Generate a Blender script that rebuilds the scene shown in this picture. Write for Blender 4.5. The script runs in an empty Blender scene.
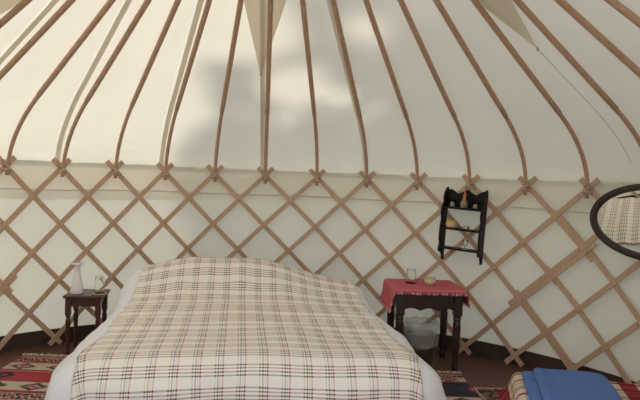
import bpy, bmesh, math, random
from mathutils import Vector, Matrix, noise
random.seed(7)
C = bpy.context.scene.collection
pi = math.pi
CY, RW = 3.25, 2.954            # centre of the round tent (metres in front of the camera) and lattice radius
EYE = 1.55
# ------------------------------------------------------------------ camera
cam_d = bpy.data.cameras.new('camera'); cam = bpy.data.objects.new('camera', cam_d); C.objects.link(cam)
cam_d.sensor_width = 36; cam_d.lens = 36; cam_d.clip_start = 0.02
yaw, pitch, roll = 0.0907, -0.0378, 0.0394
fwd = Vector((math.sin(yaw)*math.cos(pitch), math.cos(yaw)*math.cos(pitch), math.sin(pitch)))
rgt = Vector((math.cos(yaw), -math.sin(yaw), 0)); upv = rgt.cross(fwd)
cr = rgt*math.cos(roll)+upv*math.sin(roll); cu = upv*math.cos(roll)-rgt*math.sin(roll)
M = Matrix((cr, cu, -fwd)).transposed().to_4x4(); M.translation = (0, 0, EYE)
cam.matrix_world = M
bpy.context.scene.camera = cam
# ------------------------------------------------------------------ world, sun, exposure
w = bpy.data.worlds.new('sky'); bpy.context.scene.world = w; w.use_nodes = True
bg = w.node_tree.nodes['Background']; bg.inputs['Color'].default_value = (0.89, 0.955, 1.04, 1); bg.inputs['Strength'].default_value = 1.8
SUN = Vector((-0.33, 0.36, 0.87)).normalized()
sl = bpy.data.lights.new('sun', 'SUN'); sl.energy = 7.2; sl.color = (1, 0.95, 0.86); sl.angle = math.radians(1.8)
so = bpy.data.objects.new('sun', sl); C.objects.link(so); so.rotation_euler = SUN.to_track_quat('Z', 'Y').to_euler(); so.location = (0, 0, 9)
vs = bpy.context.scene.view_settings
vs.view_transform = 'Standard'; vs.look = 'None'; vs.gamma = 1; vs.use_curve_mapping = False; vs.exposure = 0.30
bpy.context.scene.cycles.max_bounces = 10; bpy.context.scene.cycles.diffuse_bounces = 6

# ------------------------------------------------------------------ helpers
class MB:
    def __init__(s): s.v = []; s.f = []; s.m = []; s.uv = []
    def add(s, v, f, mi=0):
        o = len(s.v); s.v += [Vector(p) for p in v]
        for q in f: s.f.append([i+o for i in q]); s.m.append(mi)
    def box(s, c, d, rot=None, mi=0, taper=1):
        x, y, z = d[0]/2, d[1]/2, d[2]/2; vs_ = []
        for sx, sy, sz in ((-1,-1,-1),(1,-1,-1),(1,1,-1),(-1,1,-1),(-1,-1,1),(1,-1,1),(1,1,1),(-1,1,1)):
            t = taper if sz < 0 else 1
            p = Vector((sx*x*t, sy*y*t, sz*z))
            if rot: p = rot @ p
            vs_.append(p+Vector(c))
        s.add(vs_, [(0,3,2,1),(4,5,6,7),(0,1,5,4),(1,2,6,5),(2,3,7,6),(3,0,4,7)], mi)
    def lathe(s, prof, loc=(0,0,0), n=20, mi=0, cap=True, sx=1, sy=1):
        v = []; f = []; k = len(prof)
        for j in range(n):
            a = 2*pi*j/n
            for r, z in prof: v.append((loc[0]+r*math.cos(a)*sx, loc[1]+r*math.sin(a)*sy, loc[2]+z))
        for j in range(n):
            j2 = (j+1) % n
            for i in range(k-1): f.append((j*k+i, j2*k+i, j2*k+i+1, j*k+i+1))
        if cap:
            if prof[0][0] > 1e-5: f.append([j*k for j in range(n)][::-1])
            if prof[-1][0] > 1e-5: f.append([j*k+k-1 for j in range(n)])
        s.add(v, f, mi)
    def tube(s, path, rad, n=8, closed=False, mi=0, flat=1.0, up=None):
        path = [Vector(p) for p in path]; L = len(path); v = []; f = []
        if not isinstance(rad, (list, tuple)): rad = [rad]*L
        prev = None
        for i, p in enumerate(path):
            if closed: t = path[(i+1) % L]-path[i-1]
            else: t = path[min(i+1, L-1)]-path[max(i-1, 0)]
            t.normalize()
            if up is not None: a = Vector(up)
            elif prev is None: a = Vector((0,0,1)) if abs(t.z) < .9 else Vector((1,0,0))
            else: a = prev
            a = (a-t*a.dot(t)).normalized(); prev = a; b = t.cross(a)
            for j in range(n):
                q = 2*pi*j/n; v.append(p+(a*math.cos(q)*flat+b*math.sin(q))*rad[i])
        for i in range(L if closed else L-1):
            i2 = (i+1) % L
            for j in range(n): f.append((i*n+j, i*n+(j+1) % n, i2*n+(j+1) % n, i2*n+j))
        if not closed: f.append(list(range(n))[::-1]); f.append([(L-1)*n+j for j in range(n)])
        s.add(v, f, mi)
    def prism(s, out, axis_o, ax, ay, an, th, mi=0):
        ax, ay, an, o = Vector(ax), Vector(ay), Vector(an), Vector(axis_o); n = len(out)
        v = [o+ax*x+ay*y for x, y in out]+[o+ax*x+ay*y+an*th for x, y in out]
        f = [list(range(n))[::-1], [n+i for i in range(n)]]+[(i, (i+1) % n, n+(i+1) % n, n+i) for i in range(n)]
        s.add(v, f, mi)
    def grid(s, nu, nv, fn, mi=0, uv=None, skip=None):
        o = len(s.v)
        for i in range(nu+1):
            for j in range(nv+1): s.v.append(Vector(fn(i/nu, j/nv)))
        for i in range(nu):
            for j in range(nv):
                if skip and skip(i, j): continue
                q = [o+i*(nv+1)+j, o+(i+1)*(nv+1)+j, o+(i+1)*(nv+1)+j+1, o+i*(nv+1)+j+1]
                s.f.append(q); s.m.append(mi if not callable(mi) else mi(i, j))
                if uv: s.uv.append([uv(a/nu, b/nv) for a, b in ((i,j),(i+1,j),(i+1,j+1),(i,j+1))])
def lk(o, parent=None):
    C.objects.link(o)
    if parent: o.parent = parent
    return o
def obj(name, mb, mats, parent=None, smooth=False, solid=0, bevel=0, loc=None, rot=None, off=-1, sub=0, fixn=True):
    me = bpy.data.meshes.new(name); me.from_pydata([tuple(p) for p in mb.v], [], mb.f)
    if not isinstance(mats, (list, tuple)): mats = [mats]
    for m in mats: me.materials.append(m)
    for p, mi in zip(me.polygons, mb.m): p.material_index = mi; p.use_smooth = smooth
    if mb.uv and len(mb.uv) == len(mb.f):
        l = me.uv_layers.new(name='UVMap'); k = 0
        for fu in mb.uv:
            for c in fu: l.data[k].uv = c; k += 1
    if fixn:
        bm = bmesh.new(); bm.from_mesh(me); bmesh.ops.recalc_face_normals(bm, faces=bm.faces); bm.to_mesh(me); bm.free()
    o = bpy.data.objects.new(name, me); lk(o, parent)
    if loc: o.location = loc
    if rot: o.rotation_euler = rot
    if bevel:
        b = o.modifiers.new('bevel', 'BEVEL'); b.width = bevel; b.segments = 2; b.limit_method = 'ANGLE'; b.angle_limit = math.radians(40)
    if solid:
        b = o.modifiers.new('solid', 'SOLIDIFY'); b.thickness = solid; b.offset = off
    if sub:
        b = o.modifiers.new('sub', 'SUBSURF'); b.levels = b.render_levels = sub
    return o
def tag(o, label, cat, group=None, kind=None):
    o['label'] = label; o['category'] = cat
    if group: o['group'] = group
    if kind: o['kind'] = kind
    return o
def thing(name, label, cat, loc=(0,0,0), rot=(0,0,0), group=None):
    o = bpy.data.objects.new(name, None); lk(o); o.location = loc; o.rotation_euler = rot; o.empty_display_size = .05
    return tag(o, label, cat, group)
def struct(name, mb, mat, parent=None, **k):
    o = obj(name, mb, mat, parent, **k); o['kind'] = 'structure'; return o
def sm(a, b, x):
    t = min(1, max(0, (x-a)/(b-a))); return t*t*(3-2*t)
def cyl(az, r, z): return Vector((r*math.sin(az), CY+r*math.cos(az), z))

# ------------------------------------------------------------------ materials
class NT:
    def __init__(s, name):
        s.m = bpy.data.materials.new(name); s.m.use_nodes = True; s.t = s.m.node_tree
        s.b = s.t.nodes['Principled BSDF']; s.out = s.t.nodes['Material Output']
    def n(s, ty, **k):
        x = s.t.nodes.new(ty)
        for a, b in k.items(): setattr(x, a, b)
        return x
    def l(s, a, b): s.t.links.new(a, b)
    def math(s, op, a, b=None):
        x = s.n('ShaderNodeMath', operation=op)
        for i, q in enumerate((a, b)):
            if q is None: continue
            if hasattr(q, 'links'): s.l(q, x.inputs[i])
            else: x.inputs[i].default_value = q
        return x.outputs[0]
    def ramp(s, fac, stops, interp='LINEAR'):
        r = s.n('ShaderNodeValToRGB'); r.color_ramp.interpolation = interp; e = r.color_ramp.elements
        while len(e) < len(stops): e.new(.5)
        for i, (p, c) in enumerate(stops): e[i].position = p; e[i].color = (*c, 1)
        s.l(fac, r.inputs[0]); return r.outputs[0]
    def mix(s, fac, a, b, mode='MIX'):
        x = s.n('ShaderNodeMix', data_type='RGBA', blend_type=mode)
        for i, q in ((0, fac), (6, a), (7, b)):
            if hasattr(q, 'links'): s.l(q, x.inputs[i])
            elif isinstance(q, tuple): x.inputs[i].default_value = (*q, 1)
            else: x.inputs[i].default_value = q
        return x.outputs[2]
    def noise(s, scale, detail=3, stretch=None, coord='Object'):
        tc = s.n('ShaderNodeTexCoord'); o = tc.outputs[coord]
        if stretch:
            mp = s.n('ShaderNodeMapping'); mp.inputs['Scale'].default_value = stretch; s.l(o, mp.inputs[0]); o = mp.outputs[0]
        x = s.n('ShaderNodeTexNoise'); x.inputs['Scale'].default_value = scale; x.inputs['Detail'].default_value = detail
        s.l(o, x.inputs['Vector']); return x.outputs['Fac']
    def bump(s, h, st=.3, d=.01, target=None):
        x = s.n('ShaderNodeBump'); x.inputs['Strength'].default_value = st; x.inputs['Distance'].default_value = d
        s.l(h, x.inputs['Height']); s.l(x.outputs[0], (target or s.b).inputs['Normal']); return x
def mat(name, ca, cb=None, rough=.6, scale=20, stretch=None, bump=0, metal=0, spec=None, trans=0, bd=.005):
    N = NT(name); cb = cb or tuple(c*.8 for c in ca)
    f = N.noise(scale, 4, stretch); col = N.ramp(f, [(.3, ca), (.7, cb)])
    N.l(col, N.b.inputs['Base Color']); N.b.inputs['Roughness'].default_value = rough; N.b.inputs['Metallic'].default_value = metal
    if spec is not None: N.b.inputs['Specular IOR Level'].default_value = spec
    if trans: N.b.inputs['Transmission Weight'].default_value = trans
    if bump: N.bump(f, bump, bd)
    return N.m
def canvas(name, ca, cb, trans, bump=.2, scale=3, stretch=None):
    N = NT(name); f = N.noise(scale, 5, stretch); col = N.ramp(f, [(.3, ca), (.7, cb)])
    d = N.n('ShaderNodeBsdfDiffuse'); t = N.n('ShaderNodeBsdfTranslucent'); x = N.n('ShaderNodeMixShader')
    N.l(col, d.inputs[0]); N.l(col, t.inputs[0]); x.inputs[0].default_value = trans
    N.l(d.outputs[0], x.inputs[1]); N.l(t.outputs[0], x.inputs[2]); N.l(x.outputs[0], N.out.inputs[0])
    if bump: N.bump(f, bump, .03, d)
    return N.m
def glass(name, col=(.95,.97,.95), rough=.02):
    N = NT(name); N.b.inputs['Base Color'].default_value = (*col, 1); N.b.inputs['Roughness'].default_value = rough
    N.b.inputs['Transmission Weight'].default_value = 1; N.b.inputs['IOR'].default_value = 1.18; return N.m

m_roof = canvas('roof_canvas', (.84,.81,.715), (.81,.78,.68), .165)
m_skirt = canvas('skirt_canvas', (.94,.835,.755), (.91,.80,.72), .8)
m_wall = canvas('wall_canvas', (.75,.745,.66), (.71,.705,.62), .125)
m_flap = canvas('cover_canvas', (.79,.735,.62), (.76,.70,.585), .45, 0)
m_lath = mat('ash_lath', (.62,.43,.30), (.50,.335,.225), .55, 14, (6,6,1), .1)
m_pole = mat('ash_pole', (.56,.37,.25), (.44,.28,.185), .5, 12, (8,1,3), .1)
m_rope = mat('hemp_cord', (.62,.50,.38), (.48,.38,.28), .9, 200)
m_floor = mat('floor_boards', (.125,.050,.031), (.085,.034,.022), .55, 5, (1,8,1), .1)
m_base = mat('dark_rim_wood', (.055,.032,.024), (.03,.018,.014), .6, 8, (1,1,6))
m_rim = mat('brown_rim_wood', (.07,.034,.024), (.04,.02,.015), .6, 8, (1,1,6))
m_dark = mat('dark_oak', (.050,.022,.017), (.028,.013,.010), .35, 18, (6,6,1), .05)
m_red_oak = mat('brown_oak', (.095,.035,.022), (.05,.02,.014), .33, 18, (6,1,6), .05)
m_black = mat('black_painted_wood', (.016,.010,.010), (.009,.006,.006), .6, 25, spec=.25)
m_duvet = mat('white_cotton', (.86,.86,.90), (.82,.82,.87), .9, 60, None, .05)
m_ceramic = mat('white_ceramic', (.86,.83,.82), (.84,.81,.80), .25, 5)
m_glass = glass('clear_glass')
m_mirror = NT('mirror_silver'); m_mirror.b.inputs['Metallic'].default_value = 1; m_mirror.b.inputs['Roughness'].default_value = .015
m_mirror.b.inputs['Base Color'].default_value = (.86,.87,.82,1); m_mirror = m_mirror.m
m_towel = mat('blue_terry', (.11,.20,.50), (.075,.145,.40), .95, 160, None, .8, bd=.006)
m_copper = mat('copper', (.55,.22,.12), (.45,.17,.09), .35, 20, metal=.7)
m_wax = mat('yellow_wax', (.75,.52,.16), (.62,.38,.09), .5, 15)
m_tin = mat('tin_metal', (.6,.58,.55), (.5,.48,.46), .35, 20, metal=.9)
m_brownglass = mat('smoked_glass', (.06,.05,.05), (.03,.025,.025), .1, 10)
m_bin = mat('grey_bin', (.13,.10,.085), (.09,.07,.06), .5, 30)
m_bounce_ground = mat('pale_bounce_ground', (.34,.31,.26), (.26,.24,.20), .95, 2)  # unseen ground, made pale to bounce daylight in through the doorway
m_leaf = mat('tree_leaf', (.05,.12,.025), (.08,.16,.03), .6, 3)
m_bark = mat('tree_bark', (.12,.08,.05), (.07,.05,.035), .9, 12, (1,1,.3), .6)
# thin clear plastic: mostly see-through film
N = NT('clear_film'); N.b.inputs['Base Color'].default_value = (.8,.8,.8,1); N.b.inputs['Roughness'].default_value = .12
tr = N.n('ShaderNodeBsdfTransparent'); mx = N.n('ShaderNodeMixShader'); mx.inputs[0].default_value = .30
N.l(tr.outputs[0], mx.inputs[1]); N.l(N.b.outputs[0], mx.inputs[2]); N.l(mx.outputs[0], N.out.inputs[0])
N.bump(N.noise(30, 3), .8, .02); m_film = N.m
# plaid cloths: two sets of thin lines on UV (metres)
def plaid(name, base, P, warp, weft, base2=None, trans=0, rough=.9, bumpsc=400, cross=0):
    N = NT(name); tc = N.n('ShaderNodeTexCoord'); sp = N.n('ShaderNodeSeparateXYZ'); N.l(tc.outputs['UV'], sp.inputs[0])
    u = N.math('FRACT', N.math('DIVIDE', sp.outputs[0], P[0])); v = N.math('FRACT', N.math('DIVIDE', sp.outputs[1], P[1]))
    cu_ = N.ramp(u, warp, 'CONSTANT'); cv = N.ramp(v, weft, 'CONSTANT')
    col = N.mix(1.0, N.mix(1.0, base, cu_, 'MULTIPLY'), cv, 'MULTIPLY')
    if cross:
        lu, lv_ = N.n('ShaderNodeRGBToBW'), N.n('ShaderNodeRGBToBW'); N.l(cu_, lu.inputs[0]); N.l(cv, lv_.inputs[0])
        k = N.math('MULTIPLY', N.math('LESS_THAN', lu.outputs[0], .89), N.math('MULTIPLY', N.math('LESS_THAN', lv_.outputs[0], .9), 1.0))
        col = N.mix(k, col, N.mix(1.0, (.065,.05,.055), cu_, 'MULTIPLY'))
    N.l(col, N.b.inputs['Base Color']); N.b.inputs['Roughness'].default_value = rough; N.b.inputs['Specular IOR Level'].default_value = .15
    N.bump(N.noise(bumpsc, 2), .15, .002); return N.m
W = (1,1,1)
def lines(seq):
    out = [(0, W)]; p = 0
    for gap, wd, c in seq:
        p += gap; out.append((p, c)); p += wd; out.append((p, W))
    return out
blk, red, nav, grn, bei = (.12,.10,.11), (.62,.16,.20), (.16,.20,.38), (.72,.72,.36), (.80,.75,.70)
m_spread = plaid('plaid_bedspread', (.87,.82,.765), (.117, .117),
    lines([(.28,.06,(.89,.875,.72)), (.07,.065,(.68,.69,.78)), (.045,.05,(.89,.89,.76)), (.045,.07,(.86,.64,.67))]),
    lines([(.12,.065,(.60,.56,.55)), (.09,.065,(.60,.56,.54)), (.09,.06,(.76,.54,.55)), (.09,.065,(.60,.56,.55))]), cross=1)
m_throw = plaid('plaid_throw', (.60,.52,.42), (.36, .36),
    lines([(.06,.05,(.75,.6,.42)), (.10,.12,(.62,.60,.56)), (.144,.26,(.45,.07,.11)), (.06,.04,(.78,.62,.42))]),
    lines([(.16,.16,(.66,.63,.58)), (.12,.04,(.75,.62,.45)), (.10,.06,(.55,.12,.16)), (.26,.07,(.45,.07,.12))]))
m_check = plaid('red_check_cloth', (.66,.22,.26), (.016, .016), [(0, (.85,.55,.6)), (.5, W)], [(0, (.85,.6,.65)), (.5, W)])
m_fringe = mat('pink_fringe', (.85,.72,.70), (.66,.25,.28), .9, 120)
m_fringe_red = mat('crimson_fringe', (.50,.04,.08), (.55,.16,.2), .9, 150)
m_wool = mat('cream_wool_fringe', (.62,.52,.40), (.5,.4,.3), .95, 80)

# ------------------------------------------------------------------ ground, floor, base rim
g = MB(); g.lathe([(0,-.03), (40,-.03)], (0,CY,0), 48, cap=False); struct('ground', g, m_bounce_ground)
g = MB(); g.lathe([(0,0), (3.06,0), (3.06,-.025), (0,-.025)], (0,CY,0), 96, cap=False); struct('floor', g, m_floor)
DOOR = .42
g = MB()
A0, A1 = -pi+DOOR, pi-DOOR
g.grid(120, 1, lambda u, v: cyl(A0+(A1-A0)*u, RW+.028, .002+v*.135)); struct('baseboard_back', g, m_rim, solid=.02, off=1)
# wall cloth with an uneven top edge, lapped on the outside by the skirt of the roof
def wall_pt(u, v):
    az = A0+(A1-A0)*u; z = .105+.012*noise.noise((az*3,0,0))-.075*sm(.98,1.16,az)
    top = 1.585+.012*noise.noise((az*4,2,0))+.007*noise.noise((az*14,5,0))
    zz = z+(top-z)*v
    r = RW+.036+.010*noise.noise((az*5, zz*2.5, 1))*math.sin(pi*v)+.010*max(0, noise.noise((az*4, 7, zz*14)))*sm(.82,.95,v)
    return cyl(az, r, zz)
g = MB(); g.grid(420, 46, wall_pt); struct('wall_back', g, m_wall, smooth=True)
# fold and hem lines of the wall cloth
def hem(az0, az1, z, amp, rad, seed, n=160):
    b = MB(); b.tube([cyl(az0+(az1-az0)*i/n, RW+.027, z+amp*noise.noise(((az0+(az1-az0)*i/n)*4, seed, 0))) for i in range(n+1)], rad, 6, flat=.5, up=(0,0,1))
    return b
struct('trim_1', hem(-1.9, 1.9, 1.345, .01, .009, 3), m_wall, smooth=True)

# ------------------------------------------------------------------ roof cloth
def bez(t, P): a, b, c, d = P; return tuple((1-t)**3*a[i]+3*(1-t)**2*t*b[i]+3*(1-t)*t*t*c[i]+t**3*d[i] for i in (0,1))
NODE = [-.774,-.620,-.465,-.312,-.155,.0085,.1785,.3428,.508,.675,.849,1.031]
def node_az(i):
    if i <= 0: return NODE[0]+.152*i
    if i >= 11: return NODE[11]+.180*(i-11)
    k = int(math.floor(i)); f = i-k
    return NODE[k]*(1-f)+NODE[min(11,k+1)]*f
prof = [(3.012,1.30), (3.01,1.42), (3.005,1.52)]
prof += [bez(t/14, [(2.995,1.56),(2.985,1.75),(2.76,1.95),(2.50,2.115)]) for t in range(15)]
for t in range(1, 25): prof.append((2.50*(1-t/24)+.48*(t/24), 2.115*(1-t/24)+3.355*(t/24)))
def roof_pt(u, v):
    az = -pi+2*pi*u; k = v*(len(prof)-1); i = min(len(prof)-2, int(k)); f = k-i
    r = prof[i][0]*(1-f)+prof[i+1][0]*f; z = prof[i][1]*(1-f)+prof[i+1][1]*f
    wr = .012*noise.noise((az*9, z*5, 3))*sm(1.5,1.62,z)*(1-sm(1.75,2.1,z))
    wr += .013*noise.noise((az*18, z*16+az*6, 8))*sm(1.52,1.6,z)*(1-sm(1.66,1.9,z))
    if z < 1.5: wr += .013*noise.noise((az*5, 9, 0))
    return cyl(az, r+wr, z+(.012*noise.noise((az*4,9,9)) if z < 1.4 else 0))
NU, NV = 360, 84
def roof_skip(i, j):
    az = -pi+2*pi*(i+.5)/NU; z = roof_pt((i+.5)/NU, j/NV).z
    return abs(abs(az)-pi) < .42 and z < 2.1
g = MB(); g.grid(NU, NV, roof_pt, skip=roof_skip, mi=lambda i, j: 1 if roof_pt(0, (j+.5)/NV).z < 1.54 else 0)
roof = struct('ceiling', g, [m_roof, m_skirt], smooth=True)
def prof_at(s, inset):          # s = 0 at the eave .. 1 at the crown
    k = 3+s*(len(prof)-4); i = min(len(prof)-2, int(k)); f = k-i
    return prof[i][0]*(1-f)+prof[i+1][0]*f-inset*.55, prof[i][1]*(1-f)+prof[i+1][1]*f-inset*.83
TILT = {-3:.05, -2:.05, -1:.045, 0:.045, 1:.04, 2:.015, 3:.01, 4:.01, 8:.01, 9:.025, 10:.034, 11:.035, 12:.05, 13:.04, 14:.05}
# stitched double seams, one beside every second pole
for i, o0, o1 in ((-3,.035,.05), (-1,.030,.042), (1,.022,.075), (3,.030,.040), (5,.030,.048), (7,.018,.035)):
    az = node_az(i)
    g = MB()
    def seam(u, v):
        r, z = prof_at(v, .007); wdt = .042
        return cyl(az+(TILT.get(i,0)*(z-1.5)*.9-o0-(o1-o0)*v*2+(u-.5)*wdt)/max(r,.25), r, z)
    g.grid(2, 60, seam); s_ = struct('seam', g, m_roof, roof, smooth=True)

# ------------------------------------------------------------------ roof poles (bent at the foot)
FOOT_R = RW-.034
def pole_mesh():
    P = [(RW-.036,1.455),(RW-.018,1.70),(2.735,1.912),(2.478,2.068)]
    low = [bez(t/12, P) for t in range(13)]
    d = Vector((low[-1][0]-2.735, low[-1][1]-1.912)).normalized()
    low += [(low[-1][0]+d.x*.02, low[-1][1]+d.y*.02)]
    b = MB()
    b.tube([(0, r-FOOT_R, z-1.47) for r, z in low], [.0155]*4+[.0165]*10, 10, up=(1,0,0))
    hi = []
    for t in range(0, 13):
        k = t/12; hi.append((0, 2.475*(1-k)+.42*k-FOOT_R, 2.073*(1-k)+3.352*k-1.47-.006*math.sin(pi*k)))
    b.tube(hi, [.0195]+[.0205]*6+[.0195]*6, 10, up=(1,0,0))
    return b
def binding_mesh():
    b = MB()
    for s in (-1, 1):
        pts = []
        for j in range(9):
            a = 2*pi*j/9; pts.append((math.cos(a)*.030, .004+math.sin(a)*.030, .05+s*math.cos(a)*.030))
        b.tube(pts, .0065, 6, closed=True)
    b.tube([(math.cos(2*pi*j/10)*.027, .002+math.sin(2*pi*j/10)*.027, .035) for j in range(10)], .006, 6, closed=True)
    return b
def pole_label(i):
    d = {-3:'bent wooden roof pole at the top corner by the tan flap, farthest left of all',
         -2:'bent wooden roof pole leaving the frame at the left edge, second from the left',
         -1:'bent wooden roof pole leaving the frame at the left edge, third from the left',
         0:'bent wooden roof pole tied to the leftmost trellis peak in view',
         1:'bent wooden roof pole beside a wide seam above the white vase',
         2:'bent wooden roof pole above the left gap between small table and bed',
         3:'bent wooden roof pole with a seam on its left, above the left bed corner',
         4:'bent wooden roof pole just left of the hanging central flap and its cord',
         5:'nearly upright wooden roof pole running over the central tan flap',
         6:'nearly upright wooden roof pole, first to the right of the central flap',
         7:'bent wooden roof pole with a seam at its top, above the right bed corner',
         8:'bent wooden roof pole, first to the left of the black hanging shelf',
         9:'bent wooden roof pole whose foot stands right above the black hanging shelf',
         10:'bent wooden roof pole, first to the right of the black hanging shelf',
         11:'bent wooden roof pole tied to the trellis peak just left of the oval mirror',
         12:'bent wooden roof pole crossing over the right tan flap, ending above the oval mirror',
         13:'bent wooden roof pole cutting the upper right of the frame, second from the right',
         14:'bent wooden roof pole crossing only the upper right corner, farthest right of all'}
    return d[i]
p0 = b0 = None
for i in range(-3, 15):
    if p0 is None:
        p0 = o = obj('roof_pole', pole_mesh(), m_pole, smooth=True); b0 = obj('binding', binding_mesh(), m_rope, o, smooth=True)
    else:
        o = p0.copy(); C.objects.link(o); b = b0.copy(); C.objects.link(b); b.parent = o
    az = node_az(i); o.location = cyl(az, FOOT_R, 1.47); o.rotation_euler = (0, TILT.get(i, 0), -az)
    tag(o, pole_label(i), 'roof pole', 'bent wooden roof poles')

# ------------------------------------------------------------------ trellis wall
DZ, ZT = .241, 1.533
def lath(kind, i, k0, k1, panel, off=0.0, dr=0.0):
    """kind +1 runs down to the right, -1 down to the left; i = top node; k = row"""
    b = MB(); n = 26; r = RW-(.014 if kind < 0 else 0.0)-dr; hw, ht = .0205, .0058
    rows = []
    for q in range(n+1):
        k = k0+(k1-k0)*q/n; az = node_az(i+kind*k*.5)+off-.0019*max(0, k)*min(3, max(0, i+kind*k*.5-9)); z = ZT-k*DZ
        c = cyl(az, r+.003*math.sin(k*1.7+i), z); rad = Vector((math.sin(az), math.cos(az), 0)); tanv = Vector((math.cos(az), -math.sin(az), 0))
        daz = (node_az(i+kind*(k+.05)*.5)-node_az(i+kind*(k-.05)*.5))/.1
        t = (tanv*daz*r+Vector((0,0,-DZ))).normalized(); s = rad.cross(t)
        rows.append([c+s*hw-rad*ht, c-s*hw-rad*ht, c-s*hw+rad*ht, c+s*hw+rad*ht])
    v = [p for rr in rows for p in rr]; f = [(0,1,2,3), tuple(n*4+j for j in (3,2,1,0))]
    for q in range(n):
        for j in range(4): f.append((q*4+j, q*4+(j+1) % 4, q*4+4+(j+1) % 4, q*4+4+j))
    b.add(v, f)
    if kind < 0:                               # knots where the laths cross
        for k in range(math.ceil(k0), math.floor(k1)+1):
            az = node_az(i+kind*k*.5)+off-.0019*max(0, k)*min(3, max(0, i+kind*k*.5-9))
            b.lathe([(0,-.008), (.008,-.005), (.008,.005), (0,.008)], cyl(az, r-ht, ZT-k*DZ), 6)
    root = panel.location
    b.v = [p-root for p in b.v]
    return obj('lath', b, m_lath, panel)
pl = thing('trellis_panel', 'crossed-lath trellis panel ending at the left edge, left of the small table', 'trellis', cyl(node_az(-2), RW, 0), group='trellis wall panels')
pm = thing('trellis_panel', 'wide crossed-lath trellis panel behind the bed and both side tables', 'trellis', cyl(node_az(5), RW, 0), group='trellis wall panels')
pr = thing('trellis_panel', 'crossed-lath trellis panel on the right, behind the oval mirror and blue towel', 'trellis', cyl(node_az(12), RW, 0), group='trellis wall panels')
T0, T1 = -.30, 6.30
for i in range(-7, 12):                        # laths falling to the right
    if i <= -3: lath(1, i, T0, T1 if i < -4 else 4.25, pl)
    if i == -3: continue
    if i == -2: lath(1, i, T0, 4.3, pl); lath(1, i, 3.7, T1, pm, off=-.012, dr=.002)
    elif i in (-1,): lath(1, i, T0, T1, pm)
    elif 0 <= i <= 7: lath(1, i, T0, T1, pm)
lath(1, 8, T0, 6.0, pm); lath(1, 8, 3.72, T1, pr, off=.012, dr=.002)
lath(1, 9, T0, 3.25, pm); lath(1, 9, 2.75, T1, pr, off=.006, dr=.001)
lath(1, 10, T0, 2.3, pm); lath(1, 10, .92, T1, pr, off=.014, dr=.002)
for i in range(11, 15): lath(1, i, T0, T1, pr)
for i in range(-4, 19):                        # laths falling to the left
    if i <= 1: lath(-1, i, T0, T1, pl if i < 0 else pm)
    elif i == 2: lath(-1, 2, T0, 4.2, pm); lath(-1, 2, 3.72, T1, pl, off=.012, dr=.002)
    elif i <= 11: lath(-1, i, T0, T1, pm)
    elif i == 12: lath(-1, 12, 1.75, T1, pm, off=.011); lath(-1, 12, T0, 4.22, pr, off=-.0085, dr=.004)
    else: lath(-1, i, T0, T1 if i < 16 else 5, pr)

# ------------------------------------------------------------------ crown cover with tan flaps and cords
cc = thing('crown_cover', 'tan canvas crown cover with pointed flaps hanging in corners and tie cords', 'canvas cover', (0, CY, 3.56))
def crown_pts(az, r, inset):
    s0, s1 = 0, 1
    for _ in range(40):
        m_ = (s0+s1)/2
        if prof_at(m_, inset)[0] > r: s0 = m_
        else: s1 = m_
    return cyl(az, r, prof_at(s0, inset)[1])-cc.location
g = MB(); g.lathe([(.49,-.225), (.6,-.295), (.7,-.36)], (0,0,-.02), 32, cap=False); obj('collar', g, m_flap, cc, smooth=True)
for az, rt, slope, end in ((-.022, 2.04, .22, (-.004, 2.93)), (1.128, 1.92, .30, (1.15, 2.93)), (-1.135, 2.28, .33, (-1.13, 2.93)), (2.3, 2.0, .3, (2.3, 2.6)), (-2.3, 2.0, .3, (-2.3, 2.6))):
    g = MB()
    def flap(u, v):
        r = .62+(rt-.62)*v; hw = (rt-r)*slope+.008
        if r < 1.2: hw = min(hw, .42)
        return crown_pts(az+(u-.5)*2*hw/r, r, .016)
    g.grid(10, 24, flap); f_ = obj('flap', g, m_flap, cc, smooth=True)
    g = MB(); n = 16
    g.tube([crown_pts(az+(end[0]-az)*j/n, rt-.01+(end[1]-rt)*j/n, .014) for j in range(n+1)], .0019, 5)
    if end[1] > 2.9: g.lathe([(0,-.014), (.010,-.006), (.010,.006), (0,.014)], crown_pts(az, rt+.03, .016), 8)
    obj('tie_cord', g, m_rope, cc)

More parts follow.
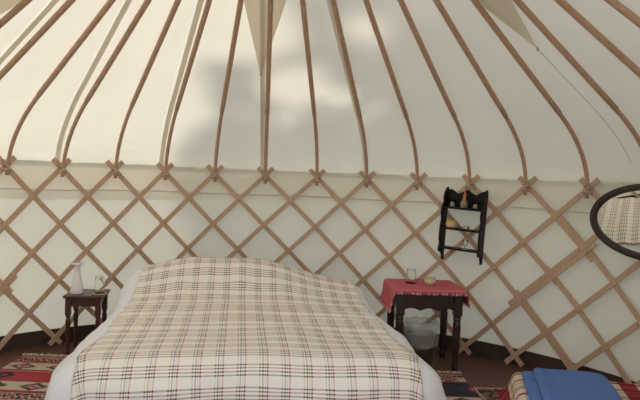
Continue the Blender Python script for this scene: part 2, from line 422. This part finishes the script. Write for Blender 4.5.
# ------------------------------------------------------------------ rugs (woven cell by cell)
RC = [('rug_cream',(.56,.48,.38)), ('rug_red',(.42,.035,.05)), ('rug_brick',(.30,.07,.06)), ('rug_black',(.025,.022,.03)), ('rug_pink',(.55,.28,.26)), ('rug_olive',(.20,.16,.10)), ('rug_navy',(.03,.035,.07))]
m_rug = [mat(n, c, tuple(x*.75 for x in c), .95, 90, None, .4, bd=.003) for n, c in RC]
def kilim_cell(x, y, w_):
    """x across 0..w, y along from the fringe, metres"""
    e = min(x, w_-x); u = abs((x/w_*3) % 1-.5)*2
    if e < .02: return 2
    bands = [(.05,'s'), (.11,'z'), (.04,'s'), (.15,'d'), (.04,'s'), (.20,'R'), (.04,'s'), (.17,'d'), (.05,'s'), (.12,'z'), (.05,'p'), (.14,'B'), (.04,'s'), (.16,'d'), (.05,'s'), (.2,'R'), (.05,'s'), (.12,'z'), (.05,'s'), (.2,'d'), (.05,'p'), (.2,'R')]
    a = 0
    for h, t in bands:
        if y < a+h: break
        a += h
    k = (y-a)/h; c = abs(k-.5)*2
    if t == 's': return 1 if k < .4 else (3 if k < .7 else 4)
    if t == 'p': return 4 if k < .5 else 2
    if t == 'z':
        q = ((x/.06) % 1); d = abs(q-.5)*2
        return 3 if abs(d-k) < .22 else (0 if abs(d-k) < .38 else 2)
    if t == 'd':
        d = abs((x/.28) % 1-.5)*2+c*.75
        return 1 if d < .22 else 4 if d < .42 else 3 if d < .62 else 5 if d < .78 else 0
    if t == 'R':
        d = abs((x/.42+.25) % 1-.5)*2+c*.55
        return 1 if d < .16 else 3 if d < .42 else 2 if d < .55 else 1
    d = abs((x/.34) % 1-.5)*2+c*.6
    return 4 if d < .14 else 1 if d < .34 else 6 if d < .8 else 3
def orient_cell(x, y, w_):
    e = min(x, y, w_-x)
    if e < .03: return 2
    if e < .05: return 0
    n = noise.noise((x*22, y*22, 1)); m_ = noise.noise((x*40, y*40, 9))
    if e < .16: return 5 if n > .12 else (1 if m_ > .25 else 3)
    if e < .18: return 1
    return 3 if n < .1 else (2 if m_ > 0 else 5)
def make_rug(name, label, w_, l_, loc, rz, cell, fn, z=.004, fringe=True):
    t = thing(name, label, 'rug', (loc[0], loc[1], z), (0,0,rz))
    nu, nv = round(w_/cell), round(l_/cell)
    b = MB(); b.grid(nu, nv, lambda u, v: (u*w_, -v*l_, .006+.0025*noise.noise((u*w_*3, v*l_*3, loc[0]))), mi=lambda i, j: fn((i+.5)*cell, (j+.5)*cell, w_))
    obj('weave', b, m_rug, t, solid=.005, off=1, fixn=False)
    if fringe:
        b = MB(); n = int(w_/.022)
        for j in range(n):
            x = (j+.5)*w_/n; dx = random.uniform(-.02,.02); L = random.uniform(.05,.075)
            b.tube([(x,-.004,.008), (x+dx*.5,L*.5,.013), (x+dx,L,.004)], [.008,.009,.004], 5, flat=.5, up=(0,0,1))
        obj('fringe', b, m_wool, t)
    return t
make_rug('dark_rug', 'dark patterned pile rug with red border behind the blanket-covered bench', 1.0, 1.6, (1.60, 4.66), -.05, .016, orient_cell, z=.001, fringe=False)
make_rug('kilim_rug', 'flat woven red and cream striped rug with cream fringe, left of the bed', 1.0, 2.1, (-1.88, 5.30), -.10, .014, kilim_cell)
make_rug('kilim_rug', 'flat woven red and black rug with cream fringe right of the bed', .86, 2.2, (.78, 4.965), -.05, .014, lambda x, y, w_: kilim_cell(x, (y if y < .11 else .20+(y-.11)/.09*.15 if y < .20 else .155+y-.20 if y < .23 else 1.02+(y-.23)/.30*.14 if y < .53 else y+.64), w_), z=.012)

# ------------------------------------------------------------------ draped cloth helper
def drape(a, b, X0, X1, Y0, Y1, top, r, puff=0.0, ripple=None, off=0.0, zmin=None, wide=0.0):
    """cloth point (a, b) laid on the rectangle and falling over its edges with a rounded bend"""
    def raw(a, b):
        x, y = min(X1, max(X0, a)), min(Y1, max(Y0, b)); dx, dy = a-x, b-y; d = math.hypot(dx, dy); z = top(x, y)
        if d < 1e-9: return Vector((x, y, z))
        ux, uy = dx/d, dy/d; q = d/r
        if q < pi/2: o, h = r*math.sin(q), r*(1-math.cos(q))
        else:
            e = d-r*pi/2; o, h = r+puff*abs(ux)*math.sin(min(1, e/.38)*pi*.62), r+e
        if ripple: o += ripple(a, b, d)
        z = z-h
        if zmin is not None and z < zmin: o += (zmin-z)*.35; z = zmin+.004*noise.noise((a*9, b*9, 0))
        return Vector((x+ux*o*(1+wide*abs(ux)), y+uy*o, z))
    p = raw(a, b)
    if off:
        h = .004; t1 = raw(a+h, b)-raw(a-h, b); t2 = raw(a, b+h)-raw(a, b-h); n = t1.cross(t2)
        if n.length > 1e-12: p = p+n.normalized()*off
    return p

# ------------------------------------------------------------------ the bed
BED = (-.015, 3.42, 0); BRZ = .035
bed = thing('double_bed', 'wide low double bed hidden under white duvet and plaid bedspread', 'bed', BED, (0,0,BRZ))
g = MB(); g.box((0,1.0,.20), (1.70,1.86,.22)); obj('bed_base', g, m_base, bed, bevel=.01)
g = MB(); g.box((0,1.0,.41), (1.70,1.90,.18)); obj('mattress', g, m_duvet, bed, bevel=.04)
for x in (-.78,.78):
    for y in (.14,1.82):
        g = MB(); g.lathe([(.03,0), (.035,.09)], (x,y,0), 12); obj('leg', g, m_base, bed)
def bed_top(x, y):
    z = .535+.028*math.cos(pi*x/1.9)+.03*sm(.2,1.3,y)
    A = .245-.145*sm(-.1,.80,x)-.07*sm(.45,.9,-x)
    z += A*sm(1.28,1.72,y)*(1-.55*sm(1.84,2.02,y))
    z += .014*noise.noise((x*2.2, y*2.5, 4))+.006*math.sin(y*34+2.0*noise.noise((x*2, y*2, 0)))*sm(.35,.7,y)*(1-sm(1.3,1.55,y))
    z += .012*noise.noise((x*6, y*6, 2))*sm(1.2,1.5,y)
    return z
def duv_rip(a, b, d):
    k = sm(.08,.3,d); return k*(.035*noise.noise((a*1.5, b*3.5, 3))+.022*noise.noise((a*4, b*9, 5)))
BX = .80
def bed_drape(a, b, off): return drape(a, b, -BX, BX, .09, 2.0, bed_top, .20, .05, duv_rip, off, .035, .44-.55*sm(.5,1.75,b))
g = MB(); NA, NB = 120, 110
g.grid(NA, NB, lambda u, v: bed_drape(-1.42+2.84*u, -.46+2.46*v, 0))
o = obj('duvet', g, m_duvet, smooth=True, solid=.012, loc=BED, rot=(0,0,BRZ), off=-1)
tag(o, 'puffy white duvet spilling down both sides of the bed beneath the plaid bedspread', 'duvet')
def sp_edge(b): return .885-.035*sm(.05,.6,b)*(1-sm(1.0,1.5,b))+.36*max(0,-b)-.06*sm(1.0,1.9,b)+.015*noise.noise((b*3, 1, 0))
def sp_uv(u, v):
    b = -.38+2.36*v; e = sp_edge(b); return (-e+2*e*u, b)
g = MB()
g.grid(150, 150, lambda u, v: bed_drape(*sp_uv(u, v), .014), uv=sp_uv)
o = obj('bedspread', g, m_spread, smooth=True, solid=.006, loc=BED, rot=(0,0,BRZ), off=1)
tag(o, 'cream bedspread with a fine multicoloured plaid laid over the bed', 'bedspread')

# ------------------------------------------------------------------ small left table
TS = (-1.425, 5.47, 0)
t = thing('side_table', 'small low brown wooden side table at the left, holding a white vase', 'side table', TS, (0,0,.03))
g = MB(); g.box((0,0,.488), (.31,.33,.022)); obj('tabletop', g, m_red_oak, t, bevel=.006)
for y in (-.125,.125):
    g = MB(); g.box((0,y,.442), (.24,.016,.07)); obj('apron', g, m_red_oak, t)
for x in (-.112,.112):
    g = MB(); g.box((x,0,.442), (.016,.22,.07)); obj('apron', g, m_red_oak, t)
legp = [(.010,0), (.016,.02), (.013,.05), (.019,.09), (.017,.2), (.021,.29), (.014,.31), (.021,.325), (.016,.34)]
for x in (-.118,.118):
    for y in (-.125,.125):
        g = MB(); g.lathe(legp, (x,y,0), 14); g.box((x,y,.408), (.042,.042,.14)); obj('leg', g, m_red_oak, t, smooth=False)
v = thing('vase', 'slim white conical vase with a flared rim on the small left table', 'vase', (-1.495, 5.42, .499))
g = MB(); g.lathe([(0,0), (.052,0), (.055,.012), (.046,.06), (.034,.12), (.025,.17), (.021,.20), (.024,.205), (.021,.215), (.020,.225), (.030,.236), (.052,.246), (.051,.250), (.02,.238), (.012,.2), (.01,.05), (0,.05)], n=28)
obj('body', g, m_ceramic, v, smooth=True)
v = thing('drinking_glass', 'upturned clear glass on a pale wooden coaster, beside the white vase', 'glass', (-1.31, 5.40, .499))
g = MB(); g.lathe([(0,0), (.055,0), (.060,.006), (.056,.012), (0,.012)], n=24); obj('coaster', g, mat('pale_wood', (.5,.33,.2), None, .5, 20), v, smooth=True)
g = MB(); g.lathe([(.043,.013), (.036,.145), (.033,.15), (0,.15), (0,.140), (.032,.138), (.040,.013)], n=28); obj('tumbler', g, m_glass, v, smooth=True)

# ------------------------------------------------------------------ right table with red cloth
TR = (1.385, 5.25, 0); TW, TD, TH = .54, .48, .665
t = thing('bedside_table', 'dark wooden bedside table with scalloped apron standing right of the bed', 'bedside table', TR, (0,0,-.03))
g = MB(); g.box((0,0,TH-.0125), (TW+.02,TD+.02,.025)); obj('tabletop', g, m_dark, t, bevel=.005)
def apron_out(L, n=3):
    o = [(-L/2,.16), (-L/2,.02)]
    for k in range(41):
        x = -L/2+L*k/40; o.append((x, .012+.022*abs(math.sin(pi*n*k/40))))
    return o+[(L/2,.02), (L/2,.16)]
for y in (-TD/2+.02, TD/2-.034):
    g = MB(); g.prism(apron_out(TW-.1), (0,y,TH-.185), (1,0,0), (0,0,1), (0,1,0), .016); obj('apron', g, m_dark, t)
for x in (-TW/2+.02, TW/2-.036):
    g = MB(); g.prism(apron_out(TD-.1), (x,0,TH-.185), (0,1,0), (0,0,1), (1,0,0), .016); obj('apron', g, m_dark, t)
lp = [(.020,0), (.024,.02), (.027,.05), (.023,.065), (.025,.10), (.031,.25), (.033,.39), (.029,.415), (.034,.43), (.030,.445), (.034,.455)]
for x in (-TW/2+.035, TW/2-.035):
    for y in (-TD/2+.035, TD/2-.035):
        g = MB(); g.lathe(lp, (x,y,0), 16); g.box((x,y,.55), (.066,.066,.18)); obj('leg', g, m_dark, t)
tc_top = lambda x, y: .0
def cl_rip(a, b, d): return .02*noise.noise((a*9, b*9, 2))*sm(.02,.12,d)+.16*d
cw, cf, cb_ = .405, .275, .33
def cl_pt(a, b, off=.006): return drape(a, b, -TW/2-.012, TW/2+.012, -TD/2-.012, TD/2+.012, tc_top, .008, 0, cl_rip, off)
def cl_uv(u, v):
    a = -cw-.055+(2*cw+.055)*u; b = -cf+(cf+cb_)*v
    return (a, b)
cl = thing('table_cloth', 'red checked cloth with pink fringe spread over the bedside table', 'tablecloth', (TR[0], TR[1], TH), (0,0,-.03))
g = MB(); g.grid(80, 72, lambda u, v: cl_pt(*cl_uv(u, v)), uv=cl_uv); obj('cloth', g, m_check, cl, smooth=True, solid=.003, off=1)
g = MB()
per = []
for k in range(64): per.append((-cw-.055+(2*cw+.055)*k/63, -cf, 0,-1))
for k in range(56): per.append((cw, -cf+(cf+cb_)*k/55, 1,0)); per.append((-cw-.055, -cf+(cf+cb_)*k/55, -1,0))
for a, b, ex, ey in per:
    p0_ = cl_pt(a, b, .008); L = random.uniform(.014,.022)
    p1_ = p0_+Vector((random.uniform(-.006,.006), random.uniform(-.004,.004), -L))
    g.tube([p0_, (p0_+p1_)/2+Vector((ex*.003, ey*.003, 0)), p1_], [.005,.0055,.002], 5, mi=random.choice((0,1,1)) if ey else random.choice((0,0,1)))
obj('fringe', g, [m_fringe, m_fringe_red], cl)
v = thing('drinking_glass', 'upturned clear tumbler on the red tablecloth', 'glass', (1.28, 5.29, TH+.010))
g = MB(); g.lathe([(.048,0), (.036,.118), (0,.118), (0,.106), (.033,.106), (.045,0)], n=24); obj('tumbler', g, m_glass, v, smooth=True)
v = thing('candle', 'yellow candle in a low glass dish on the red tablecloth', 'candle', (1.43, 5.23, TH+.010))
g = MB(); g.lathe([(0,0), (.034,0), (.046,.02), (.052,.045), (.049,.045), (.043,.022), (0,.012)], n=24); obj('dish', g, mat('frosted_dish', (.72,.66,.5), None, .25, 20), v, smooth=True)
g = MB(); g.lathe([(0,.013), (.041,.022), (.047,.052), (.044,.06), (.01,.056), (0,.056)], n=20); g.tube([(0,0,.054),(.002,0,.068)], .0018, 5); obj('wax', g, m_wax, v, smooth=True)

# ------------------------------------------------------------------ waste bin with a clear bag
v = thing('waste_bin', 'grey waste bin lined with a crumpled clear plastic bag under the bedside table', 'waste bin', (1.36, 5.22, 0))
g = MB(); g.lathe([(0,.004), (.105,.004), (.13,.27), (.134,.275), (.126,.275), (.10,.012), (0,.012)], n=28); obj('bucket', g, m_bin, v, smooth=True)
g = MB()
def bag(u, w_):
    a = 2*pi*u; pr_ = [(.150,.17), (.152,.22), (.158,.28), (.150,.35), (.128,.385), (.110,.33), (.118,.26), (.10,.12)]
    k = w_*(len(pr_)-1); i = min(len(pr_)-2, int(k)); f = k-i
    r = pr_[i][0]*(1-f)+pr_[i+1][0]*f; z = pr_[i][1]*(1-f)+pr_[i+1][1]*f
    r += .016*noise.noise((math.cos(a)*3, math.sin(a)*3, z*12)); z += .02*noise.noise((math.cos(a)*2, math.sin(a)*2, 4))
    return (r*math.cos(a), r*math.sin(a), z)
g.grid(48, 20, bag); obj('liner_bag', g, m_film, v, smooth=True)

# ------------------------------------------------------------------ black hanging shelf
SAZ = .663
SP = cyl(SAZ, RW-.115, .835)
Rm = Matrix.Rotation(-SAZ, 4, 'Z') @ Matrix.Rotation(math.radians(2.4), 4, 'Y')
sh = thing('wall_shelf', 'small black three-tier wooden shelf hung on the trellis', 'shelf', SP, Rm.to_euler())
SWd, SD = .375, .125      # local: +y outward to the wall, z up
side = [(.075,0), (.075,.63), (.06,.655), (.03,.64), (-.005,.60), (-.02,.56), (-.005,.53), (-.045,.47), (-.05,.42), (-.03,.37), (-.05,.30), (-.05,.20), (-.03,.15), (-.05,.10), (-.035,.075), (.01,.07), (.035,.045), (.045,0)]
for s in (-1, 1):
    g = MB(); g.prism([(y, z) for y, z in side], (s*(SWd/2-.008)-.008,0,0), (0,1,0), (0,0,1), (1,0,0), .016); obj('side_panel', g, m_black, sh)
for z in (.475,.29,.115):
    g = MB(); g.box((0,.014,z), (SWd-.03,.118,.015)); obj('shelf_board', g, m_black, sh)
cr_ = [(-.18,.48), (.18,.48), (.18,.625), (.15,.64), (.12,.625), (.085,.60), (.05,.615), (0,.645), (-.05,.615), (-.085,.60), (-.12,.625), (-.15,.64), (-.18,.625)]
g = MB(); g.prism(cr_, (0,.062,0), (1,0,0), (0,0,1), (0,1,0), .012); obj('crest_board', g, m_black, sh)
g = MB(); g.tube([(0,.068,.615), (.004,.072,.66), (0,.078,.70)], .004, 6); obj('hanging_cord', g, m_rope, sh)
LW = Matrix.Translation(SP) @ Rm
def on_shelf(x, y, z): return LW @ Vector((x, y, z+.0078))
SR = Rm.to_euler()
def votive(label, x, z, fill):
    v = thing('votive_glass', label, 'candle glass', on_shelf(x, .0, z), SR, 'votive glasses on the top tier')
    g = MB(); g.lathe([(0,0), (.024,0), (.031,.062), (.028,.062), (.022,.006), (0,.006)], n=18); obj('glass_cup', g, m_glass, v, smooth=True)
    g = MB(); g.lathe([(0,.007), (.021,.007), (.023,.028), (0,.028)], n=16); obj('wax', g, fill, v, smooth=True)
m_pw = mat('pale_wax', (.75,.70,.62), None, .5, 20)
votive('small glass votive at the left end of the top tier of the black shelf', -.105, .475, m_pw)
votive('small glass votive at the right end of the top tier of the black shelf', .105, .475, m_pw)
v = thing('oil_bottle', 'small clear bottle with a tall copper neck, middle of the top tier', 'bottle', on_shelf(.005, -.005, .475), SR)
g = MB(); g.lathe([(0,0), (.030,0), (.033,.01), (.032,.05), (.020,.07), (.016,.075), (0,.075)], n=20); obj('bottle_body', g, mat('amber_oil', (.30,.24,.15), None, .15, 10), v, smooth=True)
g = MB(); g.lathe([(.019,.072), (.021,.08), (.015,.10), (.016,.118), (.009,.125), (.008,.15), (.012,.156), (0,.16)], n=18); obj('neck', g, m_copper, v, smooth=True)
v = thing('candle_pot', 'yellow ochre candle pot on the middle tier of the black shelf', 'candle', on_shelf(-.095, -.005, .29), SR)
g = MB(); g.lathe([(0,0), (.035,0), (.046,.015), (.047,.05), (.043,.066), (.038,.066), (.038,.05), (0,.05)], n=22, mi=0); obj('pot', g, m_wax, v, smooth=True)
g = MB(); g.lathe([(.0485,.018), (.0495,.03), (.0485,.042)], n=22, cap=False); obj('band', g, mat('pale_band', (.72,.62,.42), None, .5, 30), v, smooth=True)
v = thing('tealight', 'small metal tealight on the middle tier of the black shelf', 'tealight', on_shelf(.045, -.005, .29), SR)
g = MB(); g.lathe([(0,0), (.026,0), (.027,.026), (.024,.026), (.024,.018), (0,.018)], n=20); obj('tin_cup', g, m_tin, v, smooth=True)
g = MB(); g.lathe([(0,.0185), (.0235,.0185), (.0235,.021), (0,.022)], n=16); obj('wax', g, m_pw, v, smooth=True)
v = thing('liqueur_glass', 'small stemmed glass on the bottom tier of the black shelf', 'glass', on_shelf(.045, -.005, .115), SR)
g = MB(); g.lathe([(0,0), (.024,0), (.022,.005), (.006,.010), (.005,.022), (.020,.036), (.026,.055), (.021,.082), (.018,.082), (.022,.055), (.016,.038), (0,.03)], n=20); obj('glass_bowl', g, m_glass, v, smooth=True)

# ------------------------------------------------------------------ oval mirror
MAZ = 1.245
mp_ = cyl(MAZ, RW-.125, 1.315)
nrm = ((Vector((0,0,EYE))-mp_).normalized()+(Vector((-.08,4.12,.49))-mp_).normalized()).normalized()
mx_ = nrm.cross(Vector((0,0,1))).normalized()*-1
mrot = Matrix((mx_, -nrm, mx_.cross(-nrm))).transposed()
mi_ = thing('oval_mirror', 'oval dark-framed mirror on the right trellis reflecting the plaid bedspread', 'mirror', mp_, mrot.to_euler())
MA, MBb = .45, .252
g = MB(); g.tube([(MA*math.cos(2*pi*j/72), -.006, MBb*math.sin(2*pi*j/72)) for j in range(72)], .025, 10, closed=True, up=(0,1,0), flat=.8); obj('frame', g, m_base, mi_, smooth=True)
g = MB(); n = 72
g.add([((MA-.008)*math.cos(2*pi*j/n), .0, (MBb-.008)*math.sin(2*pi*j/n)) for j in range(n)]+[((MA-.008)*math.cos(2*pi*j/n), .004, (MBb-.008)*math.sin(2*pi*j/n)) for j in range(n)],
      [list(range(n)), list(range(n, 2*n))[::-1]]+[(j, (j+1) % n, n+(j+1) % n, n+j) for j in range(n)])
obj('mirror_glass', g, m_mirror, mi_)
g = MB(); g.lathe([(0,0), (1,0), (1,.012), (0,.012)], n=48)
for p in g.v: p.x, p.y, p.z = p.x*(MA-.004), .006+p.z, p.y*(MBb-.004)
obj('backing', g, m_base, mi_)

# ------------------------------------------------------------------ blanket-covered bench and towel, lower right
DB = (1.545, 3.60); DRZ = math.radians(-18); DL, DW, DH = 1.5, .86, .412
t = thing('bench', 'low bench hidden under a red and cream plaid blanket, lower right', 'bench', (*DB, .02), (0,0,DRZ))
g = MB(); g.box((DW/2,-DL/2,.31), (DW-.02,DL-.02,.16)); obj('seat', g, m_dark, t, bevel=.01)
for x in (.06, DW-.06):
    for y in (-.07, -DL+.07):
        g = MB(); g.box((x,y,.115), (.06,.06,.23)); obj('leg', g, m_dark, t)
def th_top(x, y): return DH+.006*noise.noise((x*4, y*4, 1))
BZ = .02
def th_rip(a, b, d): return .36*d*sm(0,.2,-a)+.08*d+.025*sm(.05,.3,d)*noise.noise((a*5, b*5, 6))
def th_uv(u, v): return (-.36+(DW+.72)*u, -DL-.1+(DL+.1+.34)*v)
g = MB(); g.grid(90, 100, lambda u, v: drape(*th_uv(u, v), 0, DW, -DL, 0, th_top, .03, 0, th_rip, .004, .004), uv=th_uv)
o = obj('blanket', g, m_throw, smooth=True, solid=.005, off=1, loc=(*DB,.02), rot=(0,0,DRZ))
tag(o, 'red and cream plaid blanket draped over the low bench under the blue towel', 'blanket')
tw = thing('towel', 'folded blue towel lying on the plaid blanket, lower right', 'towel', (DB[0]+.01, DB[1], DH+.033), (0,0,DRZ))
TWX, TWY = .445, .62
def towel_layer(z0, z1, x0, x1, seed):
    b = MB(); nx, ny = 90, 40
    def pt(u, v):
        # closed pillow-like slab: u around the section, v along
        a = 2*pi*u; cx, cz = math.cos(a), math.sin(a); e = .28
        sx = math.copysign(abs(cx)**e, cx); sz = math.copysign(abs(cz)**.55, cz)
        y = .5-v; ey = 1-abs(2*v-1)**10*.12
        x = (x0+x1)/2+(x1-x0)/2*sx*ey+.006*noise.noise((seed, v*5, 0)); z = (z0+z1)/2+(z1-z0)/2*sz*(1-abs(2*v-1)**14*.8)
        z += (.007*noise.noise((x*7, y*TWY*7, seed))+.006*noise.noise((x*26, y*TWY*8, seed+3)))*(1 if sz > 0 else 0)
        return (x, -.03-TWY/2+y*TWY, z)
    b.grid(nx, ny, pt)
    b.add([pt(i/nx, 0) for i in range(nx)], [list(range(nx))]); b.add([pt(i/nx, 1) for i in range(nx)], [list(range(nx))])
    return b
obj('lower_fold', towel_layer(0, .028, -.005, TWX, 1.0), m_towel, tw, smooth=True)
obj('upper_fold', towel_layer(.024, .054, .055, TWX+.004, 5.0), m_towel, tw, smooth=True)

# ------------------------------------------------------------------ tree outside that dapples the roof
tree = thing('tree', 'leafy tree growing behind the tent and shading its right side', 'tree', (-1.4, 8.9, -.03))
GAPS = [(-.106,1.62,.30), (-.20,1.6,.3), (.115,2.217,.22), (.453,1.651,.15), (.335,2.40,.15), (.122,2.67,.13), (.068,1.734,.12), (.753,1.506,.12), (.98,2.108,.07), (-.086,2.85,.10)]
gp = []
for az, r, rad in GAPS:
    z = 3.65-.616*r; gp.append((cyl(az, r, z), rad))
lv = MB(); cnt = 0; tries = 0
while cnt < 5200 and tries < 90000:
    tries += 1
    az = random.uniform(-.42, 2.1); r = math.sqrt(random.uniform(.3, 9.6))
    edge = -.20+.10*noise.noise((r*2.2, 0, 0))
    if r < 2.0 and az < -.02+.3*noise.noise((r*3,4,0)): continue
    if az < edge: continue
    zz = 3.65-.616*r if r < 2.5 else random.uniform(.3, 2.1)
    q = cyl(az, min(r, 3.0), zz)
    if any((q-c_).length < rd*1.5*(1+.45*noise.noise(q*6)) for c_, rd in gp): continue
    if noise.noise(q*3.1+Vector((3,1,7))) > .36 and random.random() < .5: continue
    p = q+SUN*random.uniform(7.2, 10.2)
    s = random.uniform(.075, .12)
    rot = Matrix.Rotation(random.uniform(0, 6.28), 3, 'Z') @ Matrix.Rotation(random.uniform(-.9, .9), 3, 'X')
    lv.add([p+rot @ Vector(k)*s for k in ((0,-1.2,0), (.62,-.2,.1), (.5,.5,.12), (0,1.3,-.05), (-.5,.5,.12), (-.62,-.2,.1))], [(0,1,2,3), (0,3,4,5)])
    cnt += 1
tl = tree.location
lv.v = [p-tl for p in lv.v]
o = obj('foliage', lv, m_leaf, tree, fixn=False); o['kind'] = 'stuff'
g = MB(); g.tube([(0,0,0), (.05,-.05,2.0), (-.05,-.2,4.5), (.05,-.5,7.0), (0,-.8,9.6)], [.26,.21,.17,.11,.04], 12); obj('trunk', g, m_bark, tree, smooth=True)
for e in ((1.6,-1.6,8.6), (-1.4,-1.0,8.8), (1.2,.3,8.2), (.9,-2.6,8.4), (2.6,-2.4,7.4)):
    g = MB(); g.tube([(-.05,-.2,4.5), (e[0]*.5,e[1]*.45-.2,6.4), e], [.10,.07,.02], 8); obj('branch', g, m_bark, tree, smooth=True)

rt = thing('tree', 'added dense tree blocking the sky on the right side of the tent', 'tree', (6.6, 5.0, -.03))  # out of view, added to keep skylight off the right roof and wall
lv = MB()
for k in range(3600):
    d = Vector((random.gauss(0,1), random.gauss(0,1), random.gauss(0,1))).normalized()*random.uniform(.75, 1.0)
    p = Vector((d.x*2.4, d.y*4.2, 3.6+d.z*3.3)); s = random.uniform(.13, .2)
    rot = Matrix.Rotation(random.uniform(0, 6.28), 3, 'Z') @ Matrix.Rotation(random.uniform(-1.4, 1.4), 3, 'X')
    lv.add([p+rot @ Vector(q_)*s for q_ in ((0,-1.2,0), (.62,-.2,.1), (.5,.5,.12), (0,1.3,-.05), (-.5,.5,.12), (-.62,-.2,.1))], [(0,1,2,3), (0,3,4,5)])
o = obj('foliage', lv, m_leaf, rt, fixn=False); o['kind'] = 'stuff'
g = MB(); g.tube([(0,0,0), (.05,.05,1.5), (-.05,0,4.0), (0,0,6.2)], [.24,.19,.12,.03], 12); obj('trunk', g, m_bark, rt, smooth=True)
